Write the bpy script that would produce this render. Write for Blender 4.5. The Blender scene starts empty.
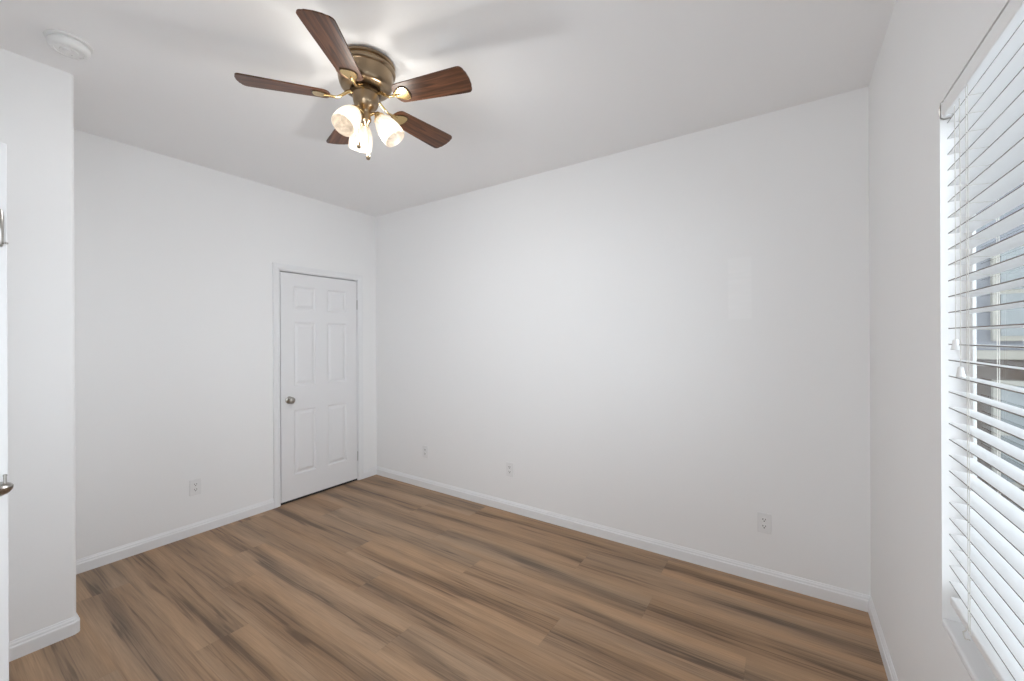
import bpy, bmesh, math, random
from mathutils import Vector, Matrix

SC = bpy.context.scene
COL = SC.collection

# ------------------------------------------------------------------ camera
FPX, CX, CY = 409.6, 511.9, 338.83          # focal length and principal point for a 1024 x 681 frame
YAW, ROLL, CAM_H = math.radians(33.943), math.radians(-0.278), 1.4448
fwd = Vector((-math.sin(YAW), math.cos(YAW), 0))
rgt = Vector((math.cos(YAW), math.sin(YAW), 0))
upv = Vector((0, 0, 1))
r2 = rgt * math.cos(ROLL) + upv * math.sin(ROLL)
u2 = upv * math.cos(ROLL) - rgt * math.sin(ROLL)
cam = bpy.data.cameras.new('camera')
cam.sensor_fit = 'HORIZONTAL'
cam.sensor_width = 36.0
cam.lens = FPX / 1024 * 36.0
cam.shift_x = (512 - CX) / 1024
cam.shift_y = -(340.5 - CY) / 1024
cam.clip_start = 0.02
cam_o = bpy.data.objects.new('camera', cam)
COL.objects.link(cam_o)
cam_o.matrix_world = Matrix(((r2.x, u2.x, -fwd.x, 0), (r2.y, u2.y, -fwd.y, 0),
                             (r2.z, u2.z, -fwd.z, CAM_H), (0, 0, 0, 1)))
SC.camera = cam_o

# ------------------------------------------------------------------ sky and exposure
world = bpy.data.worlds.new('overcast_sky')
SC.world = world
world.use_nodes = True
SKY_ZENITH = 0.3
SKY_SIDE, SKY_REST = 2.7, 2.7                 # overcast sky: bright towards +x (window side), dimmer elsewhere
wnt = world.node_tree
bg = wnt.nodes['Background']
bg.inputs['Color'].default_value = (0.90, 0.952, 1.0, 1)
wtc = wnt.nodes.new('ShaderNodeTexCoord')
wsx = wnt.nodes.new('ShaderNodeSeparateXYZ')
wmr = wnt.nodes.new('ShaderNodeMapRange')
wmr.interpolation_type = 'SMOOTHSTEP'
wmr.inputs['From Min'].default_value = 0.0
wmr.inputs['From Max'].default_value = 0.6
wmr.inputs['To Min'].default_value = 0.0
wmr.inputs['To Max'].default_value = SKY_SIDE
wnt.links.new(wtc.outputs['Generated'], wsx.inputs[0])
wnt.links.new(wsx.outputs['X'], wmr.inputs['Value'])
wel = wnt.nodes.new('ShaderNodeMapRange')     # hazy bright horizon on that side, duller zenith
wel.interpolation_type = 'SMOOTHSTEP'
wel.inputs['From Min'].default_value = 0.15
wel.inputs['From Max'].default_value = 0.65
wel.inputs['To Min'].default_value = 1.0
wel.inputs['To Max'].default_value = SKY_ZENITH
wnt.links.new(wsx.outputs['Z'], wel.inputs['Value'])
wmu = wnt.nodes.new('ShaderNodeMath')
wmu.operation = 'MULTIPLY'
wnt.links.new(wmr.outputs['Result'], wmu.inputs[0])
wnt.links.new(wel.outputs['Result'], wmu.inputs[1])
wad = wnt.nodes.new('ShaderNodeMath')
wad.operation = 'MULTIPLY_ADD'                # dimmer sky on the other sides, also duller overhead
wad.inputs[1].default_value = SKY_REST
wnt.links.new(wel.outputs['Result'], wad.inputs[0])
wnt.links.new(wmu.outputs[0], wad.inputs[2])
wnt.links.new(wad.outputs[0], bg.inputs['Strength'])
SC.view_settings.view_transform = 'Standard'
SC.view_settings.look = 'None'
SC.view_settings.gamma = 1.0
SC.view_settings.use_curve_mapping = False
SC.view_settings.exposure = 0.15
try:
    SC.cycles.use_denoising = True
    SC.cycles.max_bounces = 16
    SC.cycles.diffuse_bounces = 10
    SC.cycles.transparent_max_bounces = 16
    SC.cycles.sample_clamp_indirect = 6.0
except Exception:
    pass

BULB_W = 13.2                                  # watts of each of the three fan bulbs

# ------------------------------------------------------------------ room numbers
H = 2.7622
XL, YB, XR = -3.669, 2.835, 0.358
XC, YC = -2.927, 0.477
WT = 0.12                                     # wall thickness
DY0, DY1 = 1.835, 2.600                       # closet door opening on the left wall
WY1, WY0, WZ0, WZ1 = 1.632, -0.30, 0.654, 2.098  # window opening on the right wall, unseen end widened for daylight

# ------------------------------------------------------------------ materials
def node(nt, kind, **kw):
    n = nt.nodes.new(kind)
    for k, v in kw.items():
        setattr(n, k, v)
    return n


def mat(name, color=(0.8, 0.8, 0.8), rough=0.5, metal=0.0, bump=0.0, bump_scale=200.0, spec=0.5, var=0.0, var_scale=8.0):
    m = bpy.data.materials.new(name)
    m.use_nodes = True
    nt = m.node_tree
    b = nt.nodes['Principled BSDF']
    b.inputs['Base Color'].default_value = (*color, 1)
    b.inputs['Roughness'].default_value = rough
    b.inputs['Metallic'].default_value = metal
    b.inputs['Specular IOR Level'].default_value = spec
    tc = node(nt, 'ShaderNodeTexCoord')
    if bump > 0:
        n = node(nt, 'ShaderNodeTexNoise')
        n.inputs['Scale'].default_value = bump_scale
        n.inputs['Detail'].default_value = 3
        nt.links.new(tc.outputs['Object'], n.inputs['Vector'])
        bp = node(nt, 'ShaderNodeBump')
        bp.inputs['Strength'].default_value = bump
        bp.inputs['Distance'].default_value = 0.002
        nt.links.new(n.outputs['Fac'], bp.inputs['Height'])
        nt.links.new(bp.outputs['Normal'], b.inputs['Normal'])
    if var > 0:
        n = node(nt, 'ShaderNodeTexNoise')
        n.inputs['Scale'].default_value = var_scale
        nt.links.new(tc.outputs['Object'], n.inputs['Vector'])
        mr = node(nt, 'ShaderNodeMapRange')
        mr.inputs['To Min'].default_value = 1 - var
        mr.inputs['To Max'].default_value = 1 + var
        nt.links.new(n.outputs['Fac'], mr.inputs['Value'])
        mx = node(nt, 'ShaderNodeMix', data_type='RGBA', blend_type='MULTIPLY')
        mx.inputs['Factor'].default_value = 1
        mx.inputs['A'].default_value = (*color, 1)
        nt.links.new(mr.outputs['Result'], mx.inputs['B'])
        nt.links.new(mx.outputs['Result'], b.inputs['Base Color'])
    return m


WALL_C = (0.85, 0.85, 0.85)
M_wall = mat('wall_paint', WALL_C, 0.6, bump=0.08, bump_scale=90, spec=0.3)
M_ceil = mat("ceiling_paint", (0.89, 0.89, 0.895), 0.8, bump=0.1, bump_scale=70, spec=0.2)
M_trim = mat('trim_paint', (0.81, 0.815, 0.825), 0.45, bump=0.02, bump_scale=40)
M_door = mat('door_paint', (0.79, 0.79, 0.80), 0.4, bump=0.04, bump_scale=60)
M_plastic = mat('white_plastic', (0.80, 0.80, 0.795), 0.35, var=0.02)
M_plate = mat('outlet_plastic', (0.79, 0.79, 0.79), 0.35, var=0.02)
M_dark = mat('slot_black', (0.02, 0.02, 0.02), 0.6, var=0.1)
M_nickel = mat('satin_nickel', (0.42, 0.40, 0.37), 0.28, 1.0, var=0.04, var_scale=20)
M_slat = mat('blind_slat_white', (0.87, 0.875, 0.88), 0.38, bump=0.03, bump_scale=120)
M_slat_edge_shaded = mat('blind_slat_edge_shaded', (0.20, 0.175, 0.155), 0.6, var=0.05)  # shade on the slat edges, put in as a darker colour
M_cord = mat('blind_cord', (0.62, 0.60, 0.56), 0.7, bump=0.1, bump_scale=600)
M_vinyl = mat('window_vinyl', (0.82, 0.82, 0.81), 0.35, var=0.02)
M_brass = mat('antique_brass', (0.33, 0.245, 0.16), 0.28, 1.0, var=0.08, var_scale=14)
M_brass_dark = mat('dark_bronze', (0.10, 0.065, 0.035), 0.35, 1.0, var=0.1, var_scale=20)
M_gold = mat('polished_brass', (0.62, 0.45, 0.22), 0.2, 1.0, var=0.05, var_scale=20)


def back_wall_material():
    """White paint with one small, faintly lighter rectangle streaked sideways."""
    m = mat('wall_paint_pale_patch', WALL_C, 0.6, bump=0.08, bump_scale=90, spec=0.3)
    nt = m.node_tree
    b = nt.nodes['Principled BSDF']
    tc = [n for n in nt.nodes if n.type == 'TEX_COORD'][0]
    sx = node(nt, 'ShaderNodeSeparateXYZ')
    nt.links.new(tc.outputs['Object'], sx.inputs[0])

    def band(sock, lo, hi, soft):
        a = node(nt, 'ShaderNodeMapRange', interpolation_type='SMOOTHSTEP')
        a.inputs['From Min'].default_value = lo - soft
        a.inputs['From Max'].default_value = lo + soft
        nt.links.new(sock, a.inputs['Value'])
        c = node(nt, 'ShaderNodeMapRange', interpolation_type='SMOOTHSTEP')
        c.inputs['From Min'].default_value = hi + soft
        c.inputs['From Max'].default_value = hi - soft
        nt.links.new(sock, c.inputs['Value'])
        mu = node(nt, 'ShaderNodeMath', operation='MULTIPLY')
        nt.links.new(a.outputs['Result'], mu.inputs[0])
        nt.links.new(c.outputs['Result'], mu.inputs[1])
        return mu.outputs[0]
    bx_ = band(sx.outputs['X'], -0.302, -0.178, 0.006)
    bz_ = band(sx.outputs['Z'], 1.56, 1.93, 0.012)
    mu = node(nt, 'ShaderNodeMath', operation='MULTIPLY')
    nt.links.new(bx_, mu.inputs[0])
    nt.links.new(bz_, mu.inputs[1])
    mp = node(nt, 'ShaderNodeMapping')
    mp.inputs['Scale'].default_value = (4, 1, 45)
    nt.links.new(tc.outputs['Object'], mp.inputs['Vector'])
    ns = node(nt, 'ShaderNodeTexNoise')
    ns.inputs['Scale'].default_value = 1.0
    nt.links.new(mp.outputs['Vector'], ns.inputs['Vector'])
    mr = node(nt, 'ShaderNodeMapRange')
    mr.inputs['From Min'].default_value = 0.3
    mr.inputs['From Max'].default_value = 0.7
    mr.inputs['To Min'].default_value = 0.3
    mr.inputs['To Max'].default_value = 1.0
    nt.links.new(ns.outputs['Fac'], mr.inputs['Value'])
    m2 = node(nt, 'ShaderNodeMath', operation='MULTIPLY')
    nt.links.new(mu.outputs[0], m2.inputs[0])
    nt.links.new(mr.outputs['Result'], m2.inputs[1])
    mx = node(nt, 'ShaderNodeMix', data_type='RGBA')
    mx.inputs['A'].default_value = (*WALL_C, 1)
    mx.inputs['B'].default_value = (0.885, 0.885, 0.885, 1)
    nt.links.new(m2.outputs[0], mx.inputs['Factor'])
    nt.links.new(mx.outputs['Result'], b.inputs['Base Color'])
    return m


def floor_material():
    m = bpy.data.materials.new('vinyl_plank_oak')
    m.use_nodes = True
    nt = m.node_tree
    L = nt.links
    b = nt.nodes['Principled BSDF']
    uv = node(nt, 'ShaderNodeUVMap', uv_map='grain')
    loc = node(nt, 'ShaderNodeUVMap', uv_map='plank')
    at = node(nt, 'ShaderNodeAttribute', attribute_name='plank_tint')

    def noise(scale, detail, dist, rough=0.5):
        mp = node(nt, 'ShaderNodeMapping')
        mp.inputs['Scale'].default_value = (scale[0], scale[1], 1)
        L.new(uv.outputs['UV'], mp.inputs['Vector'])
        n = node(nt, 'ShaderNodeTexNoise')
        n.inputs['Scale'].default_value = 1.0
        n.inputs['Detail'].default_value = detail
        n.inputs['Roughness'].default_value = rough
        n.inputs['Distortion'].default_value = dist
        L.new(mp.outputs['Vector'], n.inputs['Vector'])
        return n.outputs['Fac']

    def rng(sock, a, c, lo, hi, smooth=True):
        r = node(nt, 'ShaderNodeMapRange')
        if smooth:
            r.interpolation_type = 'SMOOTHSTEP'
        r.inputs['From Min'].default_value = a
        r.inputs['From Max'].default_value = c
        r.inputs['To Min'].default_value = lo
        r.inputs['To Max'].default_value = hi
        L.new(sock, r.inputs['Value'])
        return r.outputs['Result']

    def mth(op, a, c):
        n = node(nt, 'ShaderNodeMath', operation=op)
        for i, s in enumerate((a, c)):
            if isinstance(s, (int, float)):
                n.inputs[i].default_value = s
            else:
                L.new(s, n.inputs[i])
        return n.outputs[0]

    def mix(f, a, c, mode='MIX'):
        n = node(nt, 'ShaderNodeMix', data_type='RGBA', blend_type=mode)
        for k, s in (('Factor', f), ('A', a), ('B', c)):
            if isinstance(s, tuple):
                n.inputs[k].default_value = (*s, 1)
            elif isinstance(s, (int, float)):
                n.inputs[k].default_value = s
            else:
                L.new(s, n.inputs[k])
        return n.outputs['Result']

    streak = noise((0.42, 6.5), 2.0, 0.35)              # broad dark heartwood bands
    veins = noise((1.6, 34.0), 3.0, 0.9)               # narrower veins inside them
    fibre = noise((5.0, 190.0), 2.0, 0.2)              # fine fibre
    line = noise((0.9, 75.0), 2.0, 0.7)               # crisp dark growth lines
    hue = noise((0.35, 4.0), 1.0, 0.0)                 # grey to orange drift
    patchy = noise((1.3, 7.0), 2.0, 0.3)
    s1 = rng(streak, 0.40, 0.62, 0.0, 1.0)
    lsx = node(nt, 'ShaderNodeSeparateXYZ')
    L.new(loc.outputs['UV'], lsx.inputs[0])
    edge = mth('MINIMUM', lsx.outputs['Y'], mth('SUBTRACT', 0.2286, lsx.outputs['Y']))
    # one long wandering heartwood band down each plank, over a fainter general streaking
    wander = noise((0.75, 0.0), 1.5, 0.0)
    girth = noise((2.1, 0.0), 1.0, 0.0)
    depth = noise((0.8, 0.02), 1.0, 0.0)
    yc = mth('ADD', 0.114, mth('MULTIPLY', mth('SUBTRACT', wander, 0.5), 0.20))
    dd = mth('ABSOLUTE', mth('SUBTRACT', mth('ADD', lsx.outputs['Y'], mth('MULTIPLY', mth('SUBTRACT', veins, 0.5), 0.055)), yc), 0)
    half = mth('ADD', 0.045, mth('MULTIPLY', girth, 0.065))
    band = mth('SUBTRACT', 1.0, rng(mth('DIVIDE', dd, half), 0.05, 1.0, 0.0, 1.0))
    band = mth('MULTIPLY', band, rng(depth, 0.32, 0.62, 0.45, 0.88))
    s1 = mth('MULTIPLY', s1, rng(edge, 0.0, 0.065, 0.30, 0.60))
    s1 = mth('MAXIMUM', s1, band)
    s2 = rng(veins, 0.48, 0.72, 0.0, 1.0)
    p1 = rng(patchy, 0.30, 0.60, 0.6, 1.0)
    dark = mth('MINIMUM', mth('ADD', mth('MULTIPLY', mth('MULTIPLY', s1, p1), 0.85), mth('MULTIPLY', s2, mth('ADD', mth('MULTIPLY', s1, 0.40), 0.22))), 1.0)
    s3 = mth('MULTIPLY', rng(line, 0.54, 0.66, 0.0, 1.0), mth('ADD', mth('MULTIPLY', s1, 0.35), 0.06))
    dark = mth('MINIMUM', mth('ADD', dark, s3), 1.15)
    light_c = mix(rng(hue, 0.35, 0.65, 0, 1), FLOOR_L1, FLOOR_L2)
    dark_c = mix(rng(hue, 0.35, 0.65, 0, 1), FLOOR_D1, FLOOR_D2)
    c = mix(dark, light_c, dark_c)
    c = mix(1.0, c, mix(rng(fibre, 0.3, 0.7, 0, 1, False), (0.86, 0.86, 0.86), (1.10, 1.10, 1.10)), 'MULTIPLY')
    c = mix(1.0, c, at.outputs['Color'], 'MULTIPLY')
    # micro-bevel seam round every plank
    sx = node(nt, 'ShaderNodeSeparateXYZ')
    L.new(loc.outputs['UV'], sx.inputs[0])
    ex = mth('MINIMUM', sx.outputs['X'], mth('SUBTRACT', 1.511, sx.outputs['X']))
    ey = mth('MINIMUM', sx.outputs['Y'], mth('SUBTRACT', 0.2286, sx.outputs['Y']))
    seam = rng(mth('MINIMUM', ex, ey), 0.0004, 0.0018, 0.88, 1.0)
    cc = node(nt, 'ShaderNodeCombineXYZ')
    for i in range(3):
        L.new(seam, cc.inputs[i])
    c = mix(1.0, c, cc.outputs[0], 'MULTIPLY')
    L.new(c, b.inputs['Base Color'])
    b.inputs['Roughness'].default_value = 0.42
    b.inputs['Specular IOR Level'].default_value = 0.35
    bp = node(nt, 'ShaderNodeBump')
    bp.inputs['Strength'].default_value = 0.12
    bp.inputs['Distance'].default_value = 0.001
    L.new(fibre, bp.inputs['Height'])
    L.new(bp.outputs['Normal'], b.inputs['Normal'])
    return m


FLOOR_L1, FLOOR_L2 = (0.410, 0.274, 0.172), (0.432, 0.269, 0.153)
FLOOR_D1, FLOOR_D2 = (0.128, 0.087, 0.059), (0.142, 0.084, 0.047)


def blade_material():
    m = bpy.data.materials.new('rosewood_veneer')
    m.use_nodes = True
    nt = m.node_tree
    b = nt.nodes['Principled BSDF']
    tc = node(nt, 'ShaderNodeTexCoord')
    mp = node(nt, 'ShaderNodeMapping')
    mp.inputs['Scale'].default_value = (4, 60, 10)
    nt.links.new(tc.outputs['Object'], mp.inputs['Vector'])
    n = node(nt, 'ShaderNodeTexNoise')
    n.inputs['Scale'].default_value = 1.0
    n.inputs['Detail'].default_value = 4
    n.inputs['Distortion'].default_value = 1.2
    nt.links.new(mp.outputs['Vector'], n.inputs['Vector'])
    cr = node(nt, 'ShaderNodeValToRGB')
    cr.color_ramp.elements[0].position = 0.33
    cr.color_ramp.elements[0].color = (0.040, 0.016, 0.008, 1)
    cr.color_ramp.elements[1].position = 0.68
    cr.color_ramp.elements[1].color = (0.150, 0.062, 0.030, 1)
    nt.links.new(n.outputs['Fac'], cr.inputs['Fac'])
    nt.links.new(cr.outputs['Color'], b.inputs['Base Color'])
    b.inputs['Roughness'].default_value = 0.38
    b.inputs['Specular IOR Level'].default_value = 0.35
    return m


def shade_material():
    """Lit frosted, faintly swirled glass: scatters and passes the bulb's light."""
    m = bpy.data.materials.new('frosted_shade_glass')
    m.use_nodes = True
    nt = m.node_tree
    L = nt.links
    out = nt.nodes['Material Output']
    nt.nodes.remove(nt.nodes['Principled BSDF'])
    tr = node(nt, 'ShaderNodeBsdfTransparent')
    tr.inputs['Color'].default_value = (0.43, 0.415, 0.39, 1)
    tl = node(nt, 'ShaderNodeBsdfTranslucent')
    tl.inputs['Color'].default_value = (0.95, 0.90, 0.82, 1)
    gl = node(nt, 'ShaderNodeBsdfGlossy')
    gl.inputs['Roughness'].default_value = 0.15
    em = node(nt, 'ShaderNodeEmission')
    em.inputs['Color'].default_value = (1.0, 0.80, 0.60, 1)
    tc = node(nt, 'ShaderNodeTexCoord')
    n = node(nt, 'ShaderNodeTexNoise')
    n.inputs['Scale'].default_value = 22.0
    n.inputs['Distortion'].default_value = 2.0
    L.new(tc.outputs['Object'], n.inputs['Vector'])
    mr = node(nt, 'ShaderNodeMapRange')
    mr.inputs['From Min'].default_value = 0.3
    mr.inputs['From Max'].default_value = 0.7
    mr.inputs['To Min'].default_value = 0.30
    mr.inputs['To Max'].default_value = 0.62
    L.new(n.outputs['Fac'], mr.inputs['Value'])
    L.new(mr.outputs['Result'], em.inputs['Strength'])
    m1 = node(nt, 'ShaderNodeMixShader')
    m1.inputs[0].default_value = 0.016
    L.new(tr.outputs[0], m1.inputs[1])
    L.new(tl.outputs[0], m1.inputs[2])
    m2 = node(nt, 'ShaderNodeMixShader')
    m2.inputs[0].default_value = 0.06
    L.new(m1.outputs[0], m2.inputs[1])
    L.new(gl.outputs[0], m2.inputs[2])
    ad = node(nt, 'ShaderNodeAddShader')
    L.new(m2.outputs[0], ad.inputs[0])
    L.new(em.outputs[0], ad.inputs[1])
    L.new(ad.outputs[0], out.inputs['Surface'])
    return m


def bulb_material():
    m = bpy.data.materials.new('lit_bulb')
    m.use_nodes = True
    nt = m.node_tree
    out = nt.nodes['Material Output']
    nt.nodes.remove(nt.nodes['Principled BSDF'])
    em = node(nt, 'ShaderNodeEmission')
    em.inputs['Color'].default_value = (1.0, 0.88, 0.72, 1)
    em.inputs['Strength'].default_value = 1.8
    nt.links.new(em.outputs[0], out.inputs['Surface'])
    return m


def glass_material():
    m = bpy.data.materials.new('window_glass')
    m.use_nodes = True
    nt = m.node_tree
    L = nt.links
    out = nt.nodes['Material Output']
    nt.nodes.remove(nt.nodes['Principled BSDF'])
    tr = node(nt, 'ShaderNodeBsdfTransparent')
    tr.inputs['Color'].default_value = (0.94, 0.96, 0.97, 1)
    gl = node(nt, 'ShaderNodeBsdfGlossy')
    gl.inputs['Roughness'].default_value = 0.02
    fr = node(nt, 'ShaderNodeFresnel')
    fr.inputs['IOR'].default_value = 1.45
    mx = node(nt, 'ShaderNodeMixShader')
    ge = node(nt, 'ShaderNodeNewGeometry')          # reflect on the entering face only: a thin pane
    iv = node(nt, 'ShaderNodeMath', operation='SUBTRACT')
    iv.inputs[0].default_value = 1.0
    L.new(ge.outputs['Backfacing'], iv.inputs[1])
    mu = node(nt, 'ShaderNodeMath', operation='MULTIPLY')
    L.new(fr.outputs[0], mu.inputs[0])
    L.new(iv.outputs[0], mu.inputs[1])
    L.new(mu.outputs[0], mx.inputs[0])
    L.new(tr.outputs[0], mx.inputs[1])
    L.new(gl.outputs[0], mx.inputs[2])
    L.new(mx.outputs[0], out.inputs['Surface'])
    return m


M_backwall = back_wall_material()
M_floor = floor_material()
M_blade = blade_material()
M_shade = shade_material()
M_bulb = bulb_material()
M_glass = glass_material()
M_siding = mat('neighbour_siding', (0.060, 0.040, 0.026), 0.8, bump=0.3, bump_scale=30, var=0.15)
M_stucco = mat('neighbour_stucco', (0.20, 0.212, 0.24), 0.9, bump=0.3, bump_scale=60, var=0.06)
M_outframe = mat('neighbour_window_frame', (0.32, 0.305, 0.26), 0.5, var=0.03)
M_outpane = mat('neighbour_window_pane', (0.21, 0.235, 0.24), 0.1, var=0.1)
M_ground = mat('side_yard_concrete', (0.13, 0.125, 0.12), 0.9, bump=0.3, bump_scale=40, var=0.1)
M_rubber = mat('white_rubber', (0.6, 0.6, 0.58), 0.7, var=0.03)
M_red = mat('indicator_lens', (0.55, 0.56, 0.55), 0.3, var=0.05)

# ------------------------------------------------------------------ mesh helpers
def obj(name, bm, m, parent=None, smooth=False, loc=None, rot=None):
    me = bpy.data.meshes.new(name)
    bmesh.ops.recalc_face_normals(bm, faces=bm.faces[:])
    bm.to_mesh(me)
    bm.free()
    if m is not None:
        me.materials.append(m)
    if smooth:
        for p in me.polygons:
            p.use_smooth = True
        try:
            me.set_sharp_from_angle(angle=math.radians(40))
        except Exception:
            pass
    o = bpy.data.objects.new(name, me)
    COL.objects.link(o)
    if parent is not None:
        o.parent = parent
    if loc is not None:
        o.location = loc
    if rot is not None:
        o.rotation_euler = rot
    return o


def box(bm, x0, x1, y0, y1, z0, z1, bev=0.0, seg=2):
    r = bmesh.ops.create_cube(bm, size=1.0)
    vs = r['verts']
    for v in vs:
        v.co = Vector(((x0 + x1) / 2 + v.co.x * (x1 - x0), (y0 + y1) / 2 + v.co.y * (y1 - y0),
                       (z0 + z1) / 2 + v.co.z * (z1 - z0)))
    if bev > 0:
        es = list({e for v in vs for e in v.link_edges})
        bmesh.ops.bevel(bm, geom=es, offset=bev, segments=seg, affect='EDGES', profile=0.5)
    return vs


def lathe(bm, prof, seg=40, mtx=None, cap_start=False, cap_end=False):
    """prof: list of (r, z)."""
    rings = []
    for r, z in prof:
        if r < 1e-6:
            v = bm.verts.new((0, 0, z))
            rings.append([v])
        else:
            rings.append([bm.verts.new((r * math.cos(2 * math.pi * i / seg), r * math.sin(2 * math.pi * i / seg), z))
                          for i in range(seg)])
    for a, b in zip(rings[:-1], rings[1:]):
        for i in range(seg):
            j = (i + 1) % seg
            if len(a) == 1 and len(b) == 1:
                continue
            if len(a) == 1:
                bm.faces.new((a[0], b[i], b[j]))
            elif len(b) == 1:
                bm.faces.new((a[i], a[j], b[0]))
            else:
                bm.faces.new((a[i], a[j], b[j], b[i]))
    if cap_start and len(rings[0]) > 1:
        bm.faces.new(rings[0][::-1])
    if cap_end and len(rings[-1]) > 1:
        bm.faces.new(rings[-1])
    if mtx is not None:
        bmesh.ops.transform(bm, matrix=mtx, verts=[v for ring in rings for v in ring])
    return rings


def tube(bm, pts, rad, seg=10, caps=True):
    pts = [Vector(p) for p in pts]
    n = len(pts)
    rads = rad if isinstance(rad, (list, tuple)) else [rad] * n
    rings = []
    prev = None
    for i, p in enumerate(pts):
        t = (pts[min(i + 1, n - 1)] - pts[max(i - 1, 0)]).normalized()
        if prev is None:
            a = Vector((0, 0, 1)) if abs(t.z) < 0.9 else Vector((1, 0, 0))
            nrm = t.cross(a).normalized()
        else:
            nrm = (prev - t * prev.dot(t)).normalized()
        prev = nrm
        bn = t.cross(nrm)
        rings.append([bm.verts.new(p + (nrm * math.cos(2 * math.pi * k / seg) + bn * math.sin(2 * math.pi * k / seg)) * rads[i])
                      for k in range(seg)])
    for a, b in zip(rings[:-1], rings[1:]):
        for k in range(seg):
            j = (k + 1) % seg
            bm.faces.new((a[k], a[j], b[j], b[k]))
    if caps:
        bm.faces.new(rings[0][::-1])
        bm.faces.new(rings[-1])


def sweep(bm, prof, path):
    """prof: closed list of (out, z); path: list of ((x, y), (nx, ny)) where n is the horizontal outward direction."""
    rings = []
    for (x, y), (nx, ny) in path:
        rings.append([bm.verts.new((x + nx * d, y + ny * d, z)) for d, z in prof])
    k = len(prof)
    for a, b in zip(rings[:-1], rings[1:]):
        for i in range(k):
            j = (i + 1) % k
            bm.faces.new((a[i], a[j], b[j], b[i]))
    bm.faces.new(rings[0][::-1])
    bm.faces.new(rings[-1])


def prism(bm, outline, z0, z1):
    lo = [bm.verts.new((x, y, z0)) for x, y in outline]
    hi = [bm.verts.new((x, y, z1)) for x, y in outline]
    n = len(outline)
    for i in range(n):
        j = (i + 1) % n
        bm.faces.new((lo[i], lo[j], hi[j], hi[i]))
    bm.faces.new(lo[::-1])
    bm.faces.new(hi)


def tag(o, label, cat, group=None):
    o['label'] = label
    o['category'] = cat
    if group:
        o['group'] = group
    return o


def thing(name, label, cat, loc=(0, 0, 0), group=None):
    o = bpy.data.objects.new(name, None)
    o.empty_display_size = 0.05
    COL.objects.link(o)
    o.location = loc
    return tag(o, label, cat, group)


def struct(name, bm, m, label, cat, smooth=False):
    o = obj(name, bm, m, smooth=smooth)
    o['kind'] = 'structure'
    return tag(o, label, cat)


def NB():
    return bmesh.new()


# ------------------------------------------------------------------ room shell
FD0, FD1, FDH = -0.72, 0.30, 2.05
YF = -0.9                                     # how far the floor and ceiling run back behind the camera

# floor: real plank faces, rows along x, 9 inch planks 1.511 m long
PW, PL = 0.2286, 1.511
ROW_Y0 = 0.5212
JOINT = {0: -3.264, 1: -2.283, 2: -2.73, 3: -3.091, 4: -2.08, 5: -2.49, 6: -0.16, 7: -2.142, 8: -1.11, 9: -0.65, 10: -1.9,
         -1: -2.45, -2: -3.0, -3: -2.1, -4: -2.7, -5: -3.2, -6: -2.3, -7: -2.9}
rnd = random.Random(11)
bm = NB()
uvg = bm.loops.layers.uv.new('grain')
uvp = bm.loops.layers.uv.new('plank')
tint = bm.loops.layers.float_color.new('plank_tint')
x_lo, x_hi = XL - 0.60, XR + 0.12
y_hi = YB + 0.1
for row in range(-7, 11):
    ya, yb_ = ROW_Y0 + row * PW, ROW_Y0 + (row + 1) * PW
    j = JOINT[row]
    while j > x_lo:
        j -= PL
    while j < x_hi:
        xa, xb = j, j + PL
        j += PL
        ca, cb = max(xa, x_lo), min(xb, x_hi)
        da, db = max(ya, YF), min(yb_, y_hi)
        if cb - ca < 1e-4 or db - da < 1e-4:
            continue
        vs = [bm.verts.new((px, py, 0.0)) for px, py in ((ca, da), (cb, da), (cb, db), (ca, db))]
        f = bm.faces.new(vs)
        ou, ov = rnd.uniform(0, 80), rnd.uniform(0, 80)
        g = rnd.uniform(0.955, 1.04)
        w = rnd.uniform(-0.015, 0.02)
        for lp in f.loops:
            lp[uvg].uv = (lp.vert.co.x + ou, lp.vert.co.y + ov)
            lp[uvp].uv = (lp.vert.co.x - xa, lp.vert.co.y - ya)
            lp[tint] = (g * (1 + w), g, g * (1 - w), 1)
o = struct('floor', bm, M_floor, 'brown wood-look vinyl plank floor with dark grain streaks', 'floor')

bm = NB()
box(bm, XL - WT, XR + WT, YF, YB + WT, H, H + 0.12)
struct('ceiling', bm, M_ceil, 'flat off-white painted ceiling above the fan', 'ceiling')

# left wall with the closet-door opening (jamb reveal 12 mm)
bm = NB()
box(bm, XL - WT, XL, YC - 0.05, DY0 - 0.018, 0, H)
box(bm, XL - WT, XL, DY1 + 0.018, YB + WT, 0, H)
box(bm, XL - WT, XL, DY0 - 0.018, DY1 + 0.018, 2.068, H)
box(bm, XL - WT - 0.45, XL - WT - 0.40, DY0 - 0.3, DY1 + 0.3, 0, H)       # back of the dark closet
box(bm, XL - WT - 0.40, XL - WT, DY0 - 0.3, DY0 - 0.25, 0, H)
box(bm, XL - WT - 0.40, XL - WT, DY1 + 0.25, DY1 + 0.3, 0, H)
box(bm, XL - WT - 0.40, XL - WT, DY0 - 0.3, DY1 + 0.3, H, H + 0.1)
struct('wall_left', bm, M_wall, 'white left wall that holds the six-panel door', 'wall')

bm = NB()
box(bm, XL, XR + WT, YB, YB + WT, 0, H)
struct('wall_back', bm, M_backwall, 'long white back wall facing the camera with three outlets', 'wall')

# right wall with the window opening, rounded drywall returns
bm = NB()
WR = 0.064                                    # thin wall round the window
box(bm, XR, XR + WR, WY1, YB + WT, 0, H)
box(bm, XR, XR + WR, YF, WY0, 0, H)
box(bm, XR, XR + WR, WY0, WY1, 0, WZ0 - 0.02)
box(bm, XR, XR + WR, WY0, WY1, WZ1, H)
struct('wall_right', bm, M_wall, 'white right wall around the window', 'wall')

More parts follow.
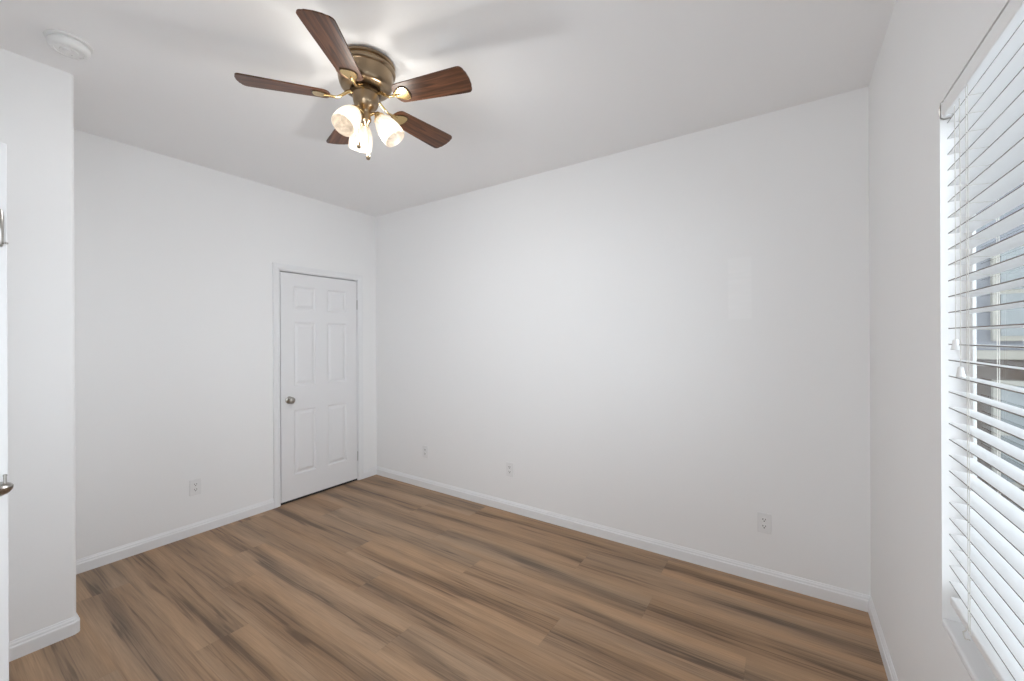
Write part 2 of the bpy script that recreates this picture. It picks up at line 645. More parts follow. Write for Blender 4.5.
# front wall behind the camera, with an unseen doorway sized for the daylight it lets in
bm = NB()
box(bm, XC, FD0, YF - WT, YF, 0, H)
box(bm, FD1, XR + WT, YF - WT, YF, 0, H)
box(bm, FD0, FD1, YF - WT, YF, FDH, H)
struct('wall_front', bm, M_wall, 'white front wall behind the camera with an open doorway added for daylight', 'wall')

# closet block that juts out on the left, bullnose corner
bm = NB()
rc = 0.018
out = [(XL, YF), (XC, YF)]
for k in range(7):
    a = math.radians(k * 15)
    out.append((XC - rc + rc * math.cos(a), YC - rc + rc * math.sin(a)))
out.append((XL, YC))
prism(bm, out, 0, H)
struct('wall_closet', bm, M_wall, 'white closet wall jutting out at the far left, with rounded corner', 'wall', smooth=True)

# ------------------------------------------------------------------ baseboards
BB = [(0, 0.0), (0.013, 0.0), (0.013, 0.056), (0.0118, 0.060), (0.0095, 0.0625), (0.0088, 0.066), (0.0088, 0.069),
      (0.0075, 0.0735), (0.0045, 0.078), (0.003, 0.084), (0, 0.0845)]


def baseboard(name, path, label):
    b = NB()
    sweep(b, BB, path)
    struct(name, b, M_trim, label, 'baseboard')


baseboard('baseboard_back', [((XL, YB), (0, -1)), ((XR, YB), (0, -1))],
          'white moulded baseboard along the bottom of the back wall')
baseboard('baseboard_left', [((XL, YC), (1, 0)), ((XL, DY0 - 0.0645), (1, 0))],
          'white baseboard on the left wall between closet corner and door casing')
baseboard('baseboard_left_corner', [((XL, DY1 + 0.0665), (1, 0)), ((XL, YB), (1, 0))],
          'short white baseboard piece between the door casing and the room corner')
baseboard('baseboard_right', [((XR, YB), (-1, 0)), ((XR, YF), (-1, 0))],
          'white baseboard below the window wall at right')
pth = [((XC, 0.20), (1, 0))]
for k in range(7):
    a = math.radians(k * 15)
    pth.append(((XC - rc + rc * math.cos(a), YC - rc + rc * math.sin(a)), (math.cos(a), math.sin(a))))
pth.append(((XL, YC), (0, 1)))
baseboard('baseboard_closet', pth, 'white baseboard wrapping the rounded closet corner at left')

# ------------------------------------------------------------------ left-wall door
JT = 0.018
# casing with a stepped profile, mitred as three strips
bm = NB()
inL, inR, inT, cw = DY0 - 0.008, DY1 + 0.010, 2.0555, 0.056
cp = [(0, 0), (0, 0.0075), (0.002, 0.0095), (0.014, 0.0105), (0.017, 0.0085), (0.020, 0.0105), (0.040, 0.0135), (0.050, 0.0140),
      (0.0545, 0.0130), (cw, 0.0105), (cw, 0)]
rings = []
for st in range(4):
    rings.append([bm.verts.new((XL + t, inL - d if st < 2 else inR + d, 0.0 if st in (0, 3) else inT + d)) for d, t in cp])
for a, b in zip(rings[:-1], rings[1:]):
    for k in range(len(cp)):
        q = (k + 1) % len(cp)
        bm.faces.new((a[k], a[q], b[q], b[k]))
bm.faces.new(rings[0])
bm.faces.new(rings[-1][::-1])
# jamb lining in the wall opening
box(bm, XL - WT, XL + 0.0005, DY0 - JT, DY0 - 0.003, 0, 2.05)
box(bm, XL - WT, XL + 0.0005, DY1 + 0.003, DY1 + JT, 0, 2.05)
box(bm, XL - WT, XL + 0.0005, DY0 - JT, DY1 + JT, 2.049, 2.068)
box(bm, XL - 0.07, XL - 0.048, DY0 - 0.003, DY0 + 0.010, 0, 2.049)
box(bm, XL - 0.07, XL - 0.048, DY1 - 0.010, DY1 + 0.003, 0, 2.049)
struct('trim_1', bm, M_trim, 'white moulded casing framing the six-panel door', 'door casing')

bm = NB()
f0 = XL - 0.002                                # front of stiles
d0_, d1_ = DY0 + 0.004, DY1 - 0.002
zb, zt = 0.020, 2.041
P = 0.010
box(bm, f0 - 0.035, f0 - P, d0_, d1_, zb, zt)
cols = ((1.953, 2.160), (2.277, 2.482))
rows = ((0.235, 0.815), (1.030, 1.605), (1.715, 1.925))
ys = [d0_, cols[0][0], cols[0][1], cols[1][0], cols[1][1], d1_]
for a, b in ((ys[0], ys[1]), (ys[2], ys[3]), (ys[4], ys[5])):
    box(bm, f0 - P, f0, a, b, zb, zt)
for (a, b) in cols:
    zz = [zb, rows[0][0], rows[0][1], rows[1][0], rows[1][1], rows[2][0], rows[2][1], zt]
    for za, zc in ((zz[0], zz[1]), (zz[2], zz[3]), (zz[4], zz[5]), (zz[6], zz[7])):
        box(bm, f0 - P, f0, a, b, za, zc)
    for za, zc in rows:
        # sloped sticking round the panel
        w = 0.011
        o4 = [(f0, a, za), (f0, b, za), (f0, b, zc), (f0, a, zc)]
        i4 = [(f0 - P, a + w, za + w), (f0 - P, b - w, za + w), (f0 - P, b - w, zc - w), (f0 - P, a + w, zc - w)]
        vo = [bm.verts.new(p) for p in o4]
        vi = [bm.verts.new(p) for p in i4]
        for k in range(4):
            bm.faces.new((vo[k], vo[(k + 1) % 4], vi[(k + 1) % 4], vi[k]))
        # raised field
        w1, w2 = 0.020, 0.040
        lo = [bm.verts.new(p) for p in ((f0 - P, a + w1, za + w1), (f0 - P, b - w1, za + w1), (f0 - P, b - w1, zc - w1), (f0 - P, a + w1, zc - w1))]
        hi = [bm.verts.new(p) for p in ((f0 - 0.002, a + w2, za + w2), (f0 - 0.002, b - w2, za + w2), (f0 - 0.002, b - w2, zc - w2), (f0 - 0.002, a + w2, zc - w2))]
        for k in range(4):
            bm.faces.new((lo[k], lo[(k + 1) % 4], hi[(k + 1) % 4], hi[k]))
        bm.faces.new(hi)
door1 = struct('door_1', bm, M_door, 'closed white six-panel door with round nickel knob on the left wall', 'door')

RX = Matrix.Rotation(math.radians(90), 4, 'Y')
bm = NB()
lathe(bm, [(0, -0.002), (0.032, -0.002), (0.032, 0.004), (0.026, 0.008), (0.013, 0.010), (0.011, 0.028), (0.016, 0.033),
           (0.025, 0.040), (0.0275, 0.049), (0.026, 0.058), (0.019, 0.064), (0.008, 0.0665), (0, 0.067)], 32,
      Matrix.Translation((f0 + 0.002, 1.908, 0.912)) @ RX)
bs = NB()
box(bs, f0 - 0.022, f0 - 0.004, d0_ - 0.003, d1_ + 0.003, 0.001, 0.021)  # black strip added for the darkness of the gap under the door
sw = obj('door_gap_shade', bs, M_dark, door1)
sw['label'] = 'black strip painted as the shaded gap under the door'
kb = obj('knob', bm, M_nickel, door1, True)
kb['label'] = 'round satin nickel knob'
M_hinge = mat('painted_hinge', (0.55, 0.55, 0.54), 0.35, 0.3, var=0.03)
for z in (1.80, 0.25):
    bm = NB()
    lathe(bm, [(0, -0.050), (0.003, -0.049), (0.0055, -0.045), (0.0055, 0.045), (0.003, 0.049), (0, 0.050)], 12,
          Matrix.Translation((XL + 0.004, DY1 + 0.0005, z)))
    hg = obj('hinge', bm, M_hinge, door1, True)
    hg['label'] = 'grey hinge barrel'

# ------------------------------------------------------------------ open door leaf at the far left, hinge edge to the camera
LX, LY = -1.968, 0.177                         # hinge-side corner of the folded-back leaf
bm = NB()
box(bm, -2.700, LX, LY - 0.035, LY, 0.012, 2.045, 0.0015, 1)
door2 = struct('door_2', bm, M_door, 'edge of the white open door at the left border, with nickel hinges', 'door')


def leaf_hinge(z, h):
    b = NB()
    hx, hy = LX + 0.009, LY - 0.014
    lathe(b, [(0, -h - 0.010), (0.004, -h - 0.008), (0.0055, -h - 0.003), (0.0070, -h), (0.0070, h), (0.0055, h + 0.003),
              (0.005, h + 0.008), (0, h + 0.010)], 14, Matrix.Translation((hx, hy, z)))
    box(b, LX - 0.0015, LX + 0.003, hy - 0.014, hy, z - h, z + h, 0.0005, 1)
    return obj('hinge', b, M_nickel, door2, True), hx, hy


h1, hx, hy = leaf_hinge(1.785, 0.048)
h1['label'] = 'satin nickel door hinge near the top'
bm = NB()
tube(bm, [(hx, hy, 1.740), (hx + 0.012, hy + 0.010, 1.740)], 0.002, 8)
lathe(bm, [(0, -0.004), (0.003, -0.003), (0.004, 0), (0.003, 0.003), (0, 0.004)], 10, Matrix.Translation((hx + 0.013, hy + 0.011, 1.740)))
obj('stop_pin', bm, M_nickel, h1, True)
# nickel hinge-pin door stop: rounded bumper with a short upright pin
bm = NB()
cxk, cyk, czk = LX + 0.020, LY - 0.023, 1.008
lathe(bm, [(0, -0.024), (0.012, -0.023), (0.024, -0.016), (0.031, -0.006), (0.032, 0.003), (0.027, 0.010), (0.018, 0.014),
           (0.010, 0.013), (0, 0.011)], 28, Matrix.Translation((cxk, cyk, czk)))
stp = obj('door_stop', bm, M_nickel, door2, True)
stp['label'] = 'rounded satin nickel stop on the middle hinge'
bm = NB()
lathe(bm, [(0, -0.02), (0.0035, -0.02), (0.0035, 0.024), (0.0045, 0.025), (0.0045, 0.030), (0, 0.031)], 10,
      Matrix.Translation((cxk + 0.012, cyk + 0.014, czk + 0.010)))
obj('pin', bm, M_nickel, stp, True)

# ------------------------------------------------------------------ window, recess and glass
bm = NB()
FX0, FX1 = XR + 0.052, XR + 0.063              # vinyl frame depth
fw_ = 0.022
box(bm, FX0, FX1, WY1 - fw_, WY1, WZ0, WZ1, 0.003)
box(bm, FX0, FX1, WY0, WY0 + fw_, WZ0, WZ1, 0.003)
box(bm, FX0, FX1, WY0 + fw_, WY1 - fw_, WZ1 - fw_, WZ1, 0.003)
box(bm, FX0, FX1, WY0 + fw_, WY1 - fw_, WZ0, WZ0 + 0.07, 0.003)
win = struct('window_1', bm, M_vinyl, 'white vinyl window behind the blind on the right wall', 'window')
bm = NB()
sx0, sx1 = XR + 0.053, XR + 0.061
ya, yb_ = WY0 + fw_, WY1 - fw_
za, zb_ = WZ0 + 0.07, WZ1 - fw_
box(bm, sx0, sx1, yb_ - 0.010, yb_, za, zb_, 0.002)
box(bm, sx0, sx1, ya, ya + 0.010, za, zb_, 0.002)
box(bm, sx0, sx1, ya + 0.01, yb_ - 0.01, za, za + 0.03, 0.002)
box(bm, sx0, sx1, ya + 0.01, yb_ - 0.01, zb_ - 0.03, zb_, 0.002)
obj('sash', bm, M_vinyl, win)
bm = NB()
box(bm, sx0 + 0.002, sx0 + 0.006, ya + 0.01, yb_ - 0.01, za + 0.01, zb_ - 0.01)
obj('glass', bm, M_glass, win)
# painted sill with rounded nose
bm = NB()
box(bm, XR - 0.001, FX0, WY0, WY1, WZ0 - 0.02, WZ0, 0.006, 3)
struct('trim_2', bm, M_trim, 'white painted window sill below the blind', 'window sill')

# ------------------------------------------------------------------ blind
BY1, BY0 = 1.580, -0.255                        # ends of the slats
SX0, SX1 = 0.361, 0.405                        # inner and outer slat edges
blind = thing('window_blind', 'white two-inch slat blind hanging in the window on the right wall', 'blind', (XR, 1.0, 2.04))


def bobj(name, b, m, smooth=False, parent=None):
    """mesh in world numbers under the blind's empty"""
    bmesh.ops.translate(b, vec=-blind.location if parent is None else Vector((0, 0, 0)), verts=b.verts[:])
    return obj(name, b, m, blind if parent is None else parent, smooth)


bm = NB()
box(bm, 0.3605, 0.408, BY0, 1.589, 2.050, 2.088, 0.002)
bobj('headrail', bm, M_slat)
bm = NB()
# valance: a crowned board with a short return at the far end
pr = [(0.3555, 2.046), (0.3535, 2.049), (0.3525, 2.058), (0.3525, 2.074), (0.3535, 2.083), (0.3555, 2.086), (0.360, 2.086), (0.360, 2.046)]
lo = [bm.verts.new((x, BY0 - 0.02, z)) for x, z in pr]
hi = [bm.verts.new((x, 1.590, z)) for x, z in pr]
for i in range(len(pr)):
    j = (i + 1) % len(pr)
    bm.faces.new((lo[i], lo[j], hi[j], hi[i]))
bm.faces.new(lo)
bm.faces.new(hi)
box(bm, 0.3525, 0.372, 1.590, 1.595, 2.046, 2.086, 0.0015)
bobj('valance', bm, M_slat)
bm = NB()
# clear-ish clip at the valance end: a small curved strap
tube(bm, [(0.357, 1.592, 2.091), (0.352, 1.594, 2.086), (0.3505, 1.596, 2.074), (0.3505, 1.597, 2.058), (0.352, 1.598, 2.047), (0.358, 1.598, 2.042), (0.372, 1.598, 2.042)], 0.0018, 8)
bobj('valance_clip', bm, M_nickel, True)

SP = 0.0428
TILT = math.radians(4.0)
slat_me = None
z_first = 2.022
n_slats = 30
for k in range(n_slats):
    if slat_me is None:
        b = NB()
        hw = (SX1 - SX0) / 2
        top, botm = [], []
        for i in range(9):
            s = -1 + i / 4
            top.append((s * hw, 0.0018 * (1 - s * s) + 0.0013))
            botm.append((s * hw, 0.0018 * (1 - s * s) - 0.0013))
        ring = top + botm[::-1]
        va = [b.verts.new((x, BY0 - 0.96, z)) for x, z in ring]
        vb = [b.verts.new((x, BY1 - 0.96, z)) for x, z in ring]
        for i in range(len(ring)):
            j = (i + 1) % len(ring)
            b.faces.new((va[i], va[j], vb[j], vb[i]))
        b.faces.new(va)
        b.faces.new(vb)
        so = obj('slat', b, M_slat, blind, True)
        slat_me = so.data
        slat_me.materials.append(M_slat_edge_shaded)
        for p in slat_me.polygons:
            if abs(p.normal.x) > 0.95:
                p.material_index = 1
    else:
        so = bpy.data.objects.new('slat', slat_me)
        COL.objects.link(so)
        so.parent = blind
    so.location = Vector(((SX0 + SX1) / 2, 0.96, z_first - k * SP)) - blind.location
    so.rotation_euler = (0, TILT, 0)
z_last = z_first - (n_slats - 1) * SP
bm = NB()
box(bm, 0.362, 0.404, BY0, BY1, 0.722, 0.743, 0.003)
bobj('bottom_rail', bm, M_slat)
for yy in (1.425, 0.96, 0.45, -0.14):
    bm = NB()
    for xx in (0.3585, 0.4075):
        tube(bm, [(xx, yy - 0.006, 2.05), (xx, yy - 0.006, 0.735)], 0.0008, 6)
        tube(bm, [(xx, yy + 0.006, 2.05), (xx, yy + 0.006, 0.735)], 0.0008, 6)
    for k in range(n_slats):
        zz = z_first - k * SP - 0.004
        tube(bm, [(0.3585, yy - 0.006, zz + 0.0017), (0.4075, yy - 0.006, zz - 0.0017)], 0.0006, 4)
    bobj('ladder_cord', bm, M_cord)
for xx, yy, zt_ in ((0.3545, 1.494, 1.425), (0.3540, 1.456, 1.358)):
    bm = NB()
    tube(bm, [(xx, yy, 2.032), (xx + 0.0005, yy, 1.75), (xx, yy, zt_ + 0.01)], 0.0009, 6)
    cd = bobj('lift_cord', bm, M_cord)
    bm = NB()
    lathe(bm, [(0, 0.013), (0.0045, 0.0125), (0.0055, 0.009), (0.0062, 0.0), (0.0085, -0.009), (0.0090, -0.012), (0.0080, -0.0135), (0, -0.0135)], 16,
          Matrix.Translation(Vector((xx, yy, zt_)) - blind.location))
    ts = obj('tassel', bm, M_plastic, cd, True)
bm = NB()
bx_, by_, bz_ = 0.358, 1.462, 0.722
tube(bm, [(bx_ + 0.006, by_, bz_), (bx_ - 0.002, by_ - 0.004, bz_ - 0.006), (bx_ - 0.001, by_ - 0.014, bz_ - 0.016), (bx_ + 0.006, by_ - 0.02, bz_ - 0.013)], 0.0015, 6)
bobj('cord_knot', bm, M_cord, True)

# ------------------------------------------------------------------ outlets
OG = 'duplex outlets'


def build_outlet(label):
    """local frame: face looks along -y, centre at origin"""
    t = thing('wall_outlet', label, 'outlet')
    b = NB()
    box(b, -0.0365, 0.0365, -0.0065, 0, -0.0585, 0.0585, 0.003, 3)
    obj('cover_plate', b, M_plate, t)
    for s in (1, -1):
        b = NB()
        out_ = []
        for k in range(24):
            a = 2 * math.pi * k / 24
            out_.append((0.0165 * math.cos(a), max(-0.0135, min(0.0135, 0.0175 * math.sin(a)))))
        prism(b, out_, 0, 0.0018)
        bmesh.ops.transform(b, matrix=Matrix.Translation((0, -0.0063, s * 0.0195)) @ Matrix.Rotation(math.radians(90), 4, 'X'), verts=b.verts[:])
        rc_ = obj('receptacle', b, M_plastic, t)
        for px, pw, ph in ((-0.0066, 0.0034, 0.0092), (0.0066, 0.0034, 0.0080)):
            b = NB()
            box(b, px - pw / 2, px + pw / 2, -0.0086, -0.0078, s * 0.0195 + 0.0035 - ph / 2, s * 0.0195 + 0.0035 + ph / 2)
            obj('slot', b, M_dark, rc_)
        b = NB()
        lathe(b, [(0, 0), (0.0034, 0), (0.0034, 0.0008), (0, 0.0008)], 14,
              Matrix.Translation((0, -0.0078, s * 0.0195 - 0.0072)) @ Matrix.Rotation(math.radians(90), 4, 'X'))
        obj('ground_hole', b, M_dark, rc_)
    b = NB()
    lathe(b, [(0, 0), (0.0032, 0), (0.0026, 0.0012), (0, 0.0014)], 14,
          Matrix.Translation((0, -0.0062, 0)) @ Matrix.Rotation(math.radians(90), 4, 'X'))
    obj('screw', b, M_plastic, t)
    return t


def copy_tree(o, parent=None):
    c = o.copy()
    COL.objects.link(c)
    if parent is not None:
        c.parent = parent
    for ch in o.children:
        copy_tree(ch, c)
    return c


proto = build_outlet('white outlet on the back wall nearest the window')
proto.location = (-0.1185, YB, 0.352)
for (lx, ly, rz, lab) in ((-1.9335, YB, 0, 'white outlet on the back wall, middle of its three'),
                          (-2.928, YB, 0, 'white outlet on the back wall nearest the corner by the door'),
                          (XL, 1.2125, math.radians(90), 'white outlet on the left wall between closet and door')):
    c = copy_tree(proto)
    c.location = (lx, ly, 0.352)
    c.rotation_euler = (0, 0, rz)
    c['label'] = lab
for o in bpy.data.objects:
    if o.name.startswith('wall_outlet'):
        o['group'] = OG

# ------------------------------------------------------------------ smoke detector
sd = thing('smoke_detector', 'round white smoke detector on the ceiling near the closet', 'smoke detector', (-2.618, 0.411, H))
FLIP = Matrix.Rotation(math.radians(180), 4, 'X')
bm = NB()
lathe(bm, [(0, 0), (0.074, 0), (0.076, 0.003), (0.075, 0.008), (0.066, 0.010), (0, 0.010)], 48, FLIP)
obj('mounting_base', bm, M_plastic, sd, True)
bm = NB()
lathe(bm, [(0, 0.009), (0.060, 0.009), (0.062, 0.013), (0.066, 0.016), (0.0675, 0.022), (0.066, 0.033), (0.061, 0.042), (0.054, 0.046),
           (0.047, 0.0455), (0.045, 0.042), (0.030, 0.042), (0.028, 0.046), (0, 0.047)], 48, FLIP)
for k in range(16):
    a = 2 * math.pi * k / 16
    vs = box(bm, -0.002, 0.002, -0.006, 0.006, -0.0465, -0.043)
    bmesh.ops.transform(bm, matrix=Matrix.Rotation(a, 4, 'Z') @ Matrix.Translation((0.051, 0, 0)) @ Matrix.Rotation(math.radians(90), 4, 'Z'), verts=vs)
obj('cover', bm, M_plastic, sd, True)
bm = NB()
lathe(bm, [(0, 0.045), (0.0135, 0.045), (0.0135, 0.0495), (0.011, 0.051), (0, 0.0515)], 24, Matrix.Translation((0.012, -0.010, 0)) @ FLIP)
obj('test_button', bm, M_plate, sd, True)
bm = NB()
lathe(bm, [(0, 0.0455), (0.003, 0.0455), (0.002, 0.048), (0, 0.0485)], 10, Matrix.Translation((-0.02, 0.012, 0)) @ FLIP)
obj('indicator_light', bm, M_red, sd, True)

# ------------------------------------------------------------------ ceiling fan
FCX, FCY = -1.670, 1.240
ZB = 2.589                                     # blade height
fan = thing('ceiling_fan', 'antique brass ceiling fan with five dark wood blades and three lit glass shades', 'ceiling fan', (FCX, FCY, H))


def Z(z):
    return z - H


bm = NB()
lathe(bm, [(0, Z(H)), (0.127, Z(H)), (0.133, Z(2.758)), (0.135, Z(2.753)), (0.133, Z(2.747)), (0.126, Z(2.743)), (0.126, Z(2.738)),
           (0.134, Z(2.735)), (0.1375, Z(2.729)), (0.1375, Z(2.723)), (0.134, Z(2.717)), (0.127, Z(2.713)), (0.1265, Z(2.709)),
           (0.1265, Z(2.700)), (0.1240, Z(2.678)), (0.1200, Z(2.660)), (0.1150, Z(2.648)), (0.108, Z(2.641)), (0.098, Z(2.638)), (0.068, Z(2.634)), (0, Z(2.634))], 64)
obj('motor_housing', bm, M_brass, fan, True)
bm = NB()
lathe(bm, [(0, Z(2.635)), (0.067, Z(2.635)), (0.069, Z(2.631)), (0.069, Z(2.617)), (0.064, Z(2.612)), (0, Z(2.612))], 40)
for k in range(15):
    a = 2 * math.pi * k / 15
    vs = box(bm, 0.066, 0.0715, -0.004, 0.004, Z(2.629), Z(2.619))
    bmesh.ops.rotate(bm, cent=(0, 0, 0), matrix=Matrix.Rotation(a, 3, 'Z'), verts=vs)
obj('flywheel', bm, M_brass_dark, fan, True)

ANG0 = math.radians(16.3)
R_TIP = 0.537
PITCH = math.radians(12.0)


def blade_outline():
    pts = []
    # lower edge root -> tip, then rounded tip, back along the other edge, rounded root
    def w(r):
        t = (r - 0.165) / (R_TIP - 0.165)
        return 0.052 + 0.018 * min(1, t * 1.15)
    rr = 0.022
    for i in range(9):
        r = 0.187 + (R_TIP - 0.032 - 0.187) * i / 8
        pts.append((r, -w(r)))
    wt = w(R_TIP)
    for i in range(1, 7):
        a = math.radians(-90 + 15 * i)
        pts.append((R_TIP - 0.030 + 0.022 * math.cos(a), -wt + 0.026 + 0.026 * math.sin(a)))
    for s in (-0.5, 0, 0.5):
        pts.append((R_TIP - 0.0005 - 0.0075 * s * s * 1.6, s * (wt - 0.028) * 1.6))
    for i in range(6):
        a = math.radians(15 * i)
        pts.append((R_TIP - 0.030 + 0.022 * math.cos(a), wt - 0.026 + 0.026 * math.sin(a)))
    for i in range(9):
        r = R_TIP - 0.032 - (R_TIP - 0.032 - 0.187) * i / 8
        pts.append((r, w(r)))
    for i in range(1, 10):
        a = math.radians(90 + 18 * i)
        pts.append((0.187 + 0.030 * math.cos(a), w(0.187) * math.sin(a)))
    return pts


def leaf_plate(b, k, z0, z1):
    """spade-shaped bracket plate scaled by k about its own middle"""
    ol = []
    prof = [(0.150, 0.006), (0.165, 0.012), (0.180, 0.024), (0.195, 0.033), (0.212, 0.036), (0.224, 0.033), (0.231, 0.020), (0.233, 0.0)]
    cxp = 0.197
    side = [(cxp + (x - cxp) * k, y * k) for x, y in prof]
    ol = [(x, -y) for x, y in side] + [(x, y) for x, y in side[::-1][1:]]
    prism(b, ol, z0, z1)


blade_me = brk_me = rim_me = None
for k in range(5):
    hub = math.radians(72) * k + ANG0
    if blade_me is None:
        b = NB()
        prism(b, blade_outline(), -0.003, 0.003)
        bl = obj('blade', b, M_blade, fan)
        blade_me = bl.data
    else:
        bl = bpy.data.objects.new('blade', blade_me)
        COL.objects.link(bl)
        bl.parent = fan
    bl.location = (0, 0, Z(ZB))
    bl.rotation_euler = (Matrix.Rotation(hub, 4, 'Z') @ Matrix.Rotation(-PITCH, 4, 'X')).to_euler()
    # bracket: curved arm from the flywheel and a spade plate under the blade
    if brk_me is None:
        b = NB()
        leaf_plate(b, 1.0, -0.0068, -0.0032)
        tube(b, [(0.056, 0, 0.030), (0.080, 0, 0.026), (0.104, 0, 0.008), (0.128, 0, -0.006), (0.158, 0, -0.006), (0.185, 0, -0.0075)],
             [0.009, 0.008, 0.0065, 0.006, 0.0065, 0.004], 10)
        br = obj('blade_bracket', b, M_gold, bl, True)
        brk_me = br.data
        b = NB()
        # raised dark rim following the outer edge of the spade
        prof = [(0.172, 0.017), (0.182, 0.026), (0.196, 0.0345), (0.212, 0.037), (0.226, 0.033), (0.2335, 0.019), (0.235, 0.0)]
        path = [(x, -y, -0.0052) for x, y in prof] + [(x, y, -0.0052) for x, y in prof[::-1][1:]]
        tube(b, path, 0.0028, 8)
        rim = obj('bracket_rim', b, M_brass_dark, bl, True)
        rim_me = rim.data
    else:
        for nm, me in (('blade_bracket', brk_me), ('bracket_rim', rim_me)):
            br = bpy.data.objects.new(nm, me)
            COL.objects.link(br)
            br.parent = bl

bm = NB()
KZ = 0.030
lathe(bm, [(r, Z(z + KZ)) for r, z in
      [(0, 2.587), (0.060, 2.587), (0.0605, 2.572), (0.0585, 2.552), (0.0545, 2.536), (0.046, 2.522), (0.036, 2.514),
       (0.026, 2.508), (0.021, 2.500), (0.021, 2.478), (0.024, 2.472), (0.024, 2.462), (0.019, 2.454), (0.013, 2.449),
       (0.010, 2.440), (0.007, 2.432), (0, 2.430)]], 44)
kit = obj('light_kit', bm, M_brass, fan, True)

SH_PHI = (-82.0, 36.0, 156.0)
TLT = math.radians(36)
NECK_R, NECK_Z = 0.064, 2.508
shade_me = bulb_me = sock_me = None
for ph in SH_PHI:
    A = Matrix.Translation((0, 0, Z(0))) @ Matrix.Rotation(math.radians(ph), 4, 'Z') @ Matrix.Translation((NECK_R, 0, NECK_Z)) @ Matrix.Rotation(math.pi - TLT, 4, 'Y')
    # local +z of A runs outward and down along the shade
    if shade_me is None:
        b = NB()
        prof = [(0.024, -0.004), (0.0265, 0.004), (0.034, 0.014), (0.044, 0.032), (0.0515, 0.055), (0.0555, 0.080), (0.0565, 0.100), (0.0555, 0.116), (0.0535, 0.125)]
        inner = [(r - 0.0025, z) for r, z in prof[::-1]]
        lathe(b, prof + inner, 40)
        s = obj('lamp_shade', b, M_shade, fan, True)
        shade_me = s.data
        b = NB()
        lathe(b, [(0, 0.018), (0.010, 0.018), (0.012, 0.024), (0.0165, 0.033), (0.0185, 0.043), (0.0165, 0.053), (0.011, 0.060), (0.005, 0.063), (0, 0.0635)], 24)
        u = obj('bulb', b, M_bulb, s, True)
        bulb_me = u.data
        b = NB()
        lathe(b, [(0, -0.026), (0.012, -0.025), (0.016, -0.018), (0.0165, -0.010), (0.022, -0.006), (0.0275, -0.002), (0.0275, 0.006), (0.020, 0.007),
                  (0.012, 0.020), (0, 0.021)], 28)
        for q in range(3):
            a = 2 * math.pi * q / 3
            tube(b, [(0.024 * math.cos(a), 0.024 * math.sin(a), 0.002), (0.035 * math.cos(a), 0.035 * math.sin(a), 0.002)], 0.0022, 8)
        k_ = obj('socket_cup', b, M_gold, s, True)
        sock_me = k_.data
    else:
        s = bpy.data.objects.new('lamp_shade', shade_me)
        COL.objects.link(s)
        s.parent = fan
        for nm, me in (('bulb', bulb_me), ('socket_cup', sock_me)):
            c = bpy.data.objects.new(nm, me)
            COL.objects.link(c)
            c.parent = s
    s.matrix_local = A
    b = NB()
    ca, sa = math.cos(math.radians(ph)), math.sin(math.radians(ph))
    arm = [(0.018, 2.520), (0.034, 2.528), (0.046, 2.528), (0.053, 2.518)]
    tube(b, [(r * ca, r * sa, Z(z)) for r, z in arm], [0.008, 0.007, 0.007, 0.009], 10)
    obj('lamp_arm', b, M_gold, fan, True)
    # the bulb's light
    ld = bpy.data.lights.new('fan_bulb_light', 'POINT')
    ld.energy = BULB_W
    ld.color = (0.93, 0.975, 1.03)
    ld.shadow_soft_size = 0.03
    lo_ = bpy.data.objects.new('fan_bulb_light', ld)
    COL.objects.link(lo_)
    lo_.location = Vector((FCX, FCY, H)) + A @ Vector((0, 0, 0.108))

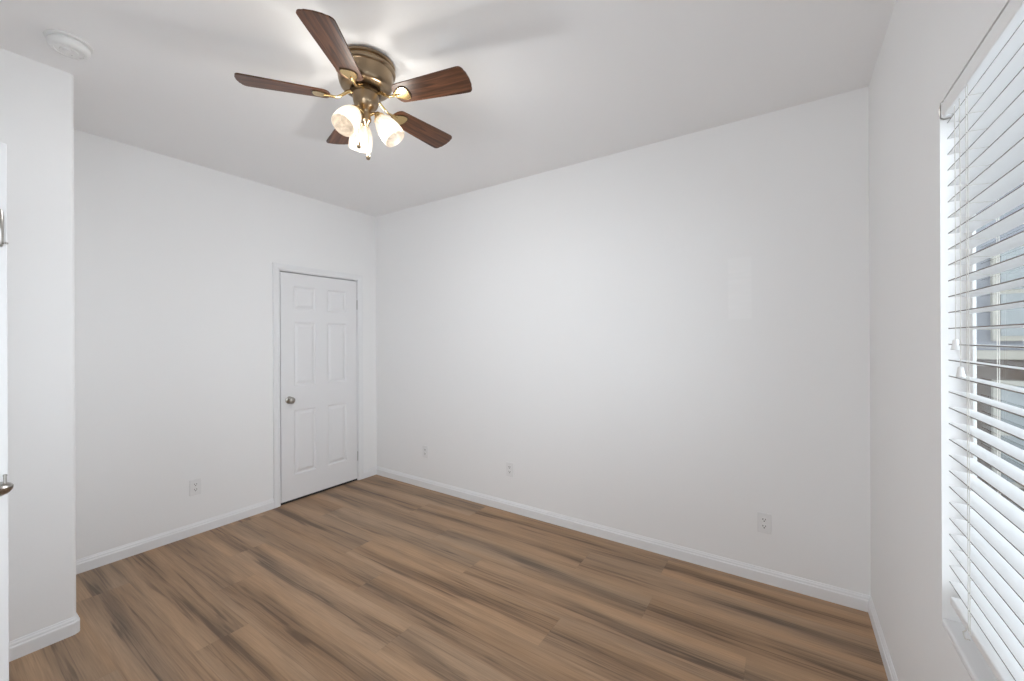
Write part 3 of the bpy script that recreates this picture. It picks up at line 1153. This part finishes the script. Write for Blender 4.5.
for px, py, zt_, zb2 in ((0.018, -0.054, 2.560, 2.345), (0.055, -0.030, 2.560, 2.290)):
    b = NB()
    tube(b, [(px * 0.85, py * 0.85, Z(zt_)), (px, py, Z(zt_ - 0.01)), (px, py, Z(zb2 + 0.03))], 0.0007, 6)
    for i in range(24):
        zz = zt_ - 0.012 - (zt_ - 0.012 - zb2 - 0.034) * i / 23
        lathe(b, [(0, -0.0016), (0.0013, 0), (0, 0.0016)], 6, Matrix.Translation((px, py, Z(zz))))
    ch = obj('pull_chain', b, M_gold, fan, True)
    b = NB()
    lathe(b, [(0, 0.032), (0.002, 0.031), (0.0025, 0.024), (0.005, 0.017), (0.0095, 0.008), (0.0105, 0.001), (0.0085, -0.006), (0.003, -0.010), (0, -0.0105)], 18,
          Matrix.Translation((px, py, Z(zb2))))
    obj('pendant', b, M_brass, ch, True)

# ------------------------------------------------------------------ what stands outside the window
bm = NB()
box(bm, XR + WT, 6.0, YF - 1.5, 9.0, -0.25, -0.15)
struct('ground', bm, M_ground, 'grey concrete side yard outside the window', 'ground')
nb = thing('neighbour_house', 'neighbouring house glimpsed between the blind slats, brown below and pale above', 'house', (2.2, 6.0, -0.15))


def nobj(name, b, m, parent=None):
    bmesh.ops.translate(b, vec=-nb.location, verts=b.verts[:])
    return obj(name, b, m, nb if parent is None else parent)


bm = NB()
box(bm, 0.9, 4.6, 6.0, 6.3, 1.30, 4.2)
nobj('upper_wall', bm, M_stucco)
bm = NB()
box(bm, 0.9, 4.6, 5.98, 6.3, -0.15, 1.22)
nobj('lower_wall', bm, M_siding)
bm = NB()
box(bm, 0.9, 4.6, 5.90, 6.3, 1.22, 1.31, 0.01)
nobj('ledge', bm, M_outframe)
for z0_, z1_ in ((0.0, 1.02), (1.40, 2.35)):
    for xw in (1.66, 2.35, 3.2):
        bm = NB()
        box(bm, xw, xw + 0.55, 5.93, 5.99, z0_, z1_, 0.005)
        for q in range(2):
            pass
        wf = nobj('window', bm, M_outframe)
        for q in range(2):
            for z2, z3 in ((z0_ + 0.05, (z0_ + z1_) / 2 - 0.02), ((z0_ + z1_) / 2 + 0.02, z1_ - 0.05)):
                bm = NB()
                x2 = xw + 0.05 + q * 0.235
                box(bm, x2, x2 + 0.215, 5.920, 5.935, z2, z3)
                nobj('pane', bm, M_outpane, wf)
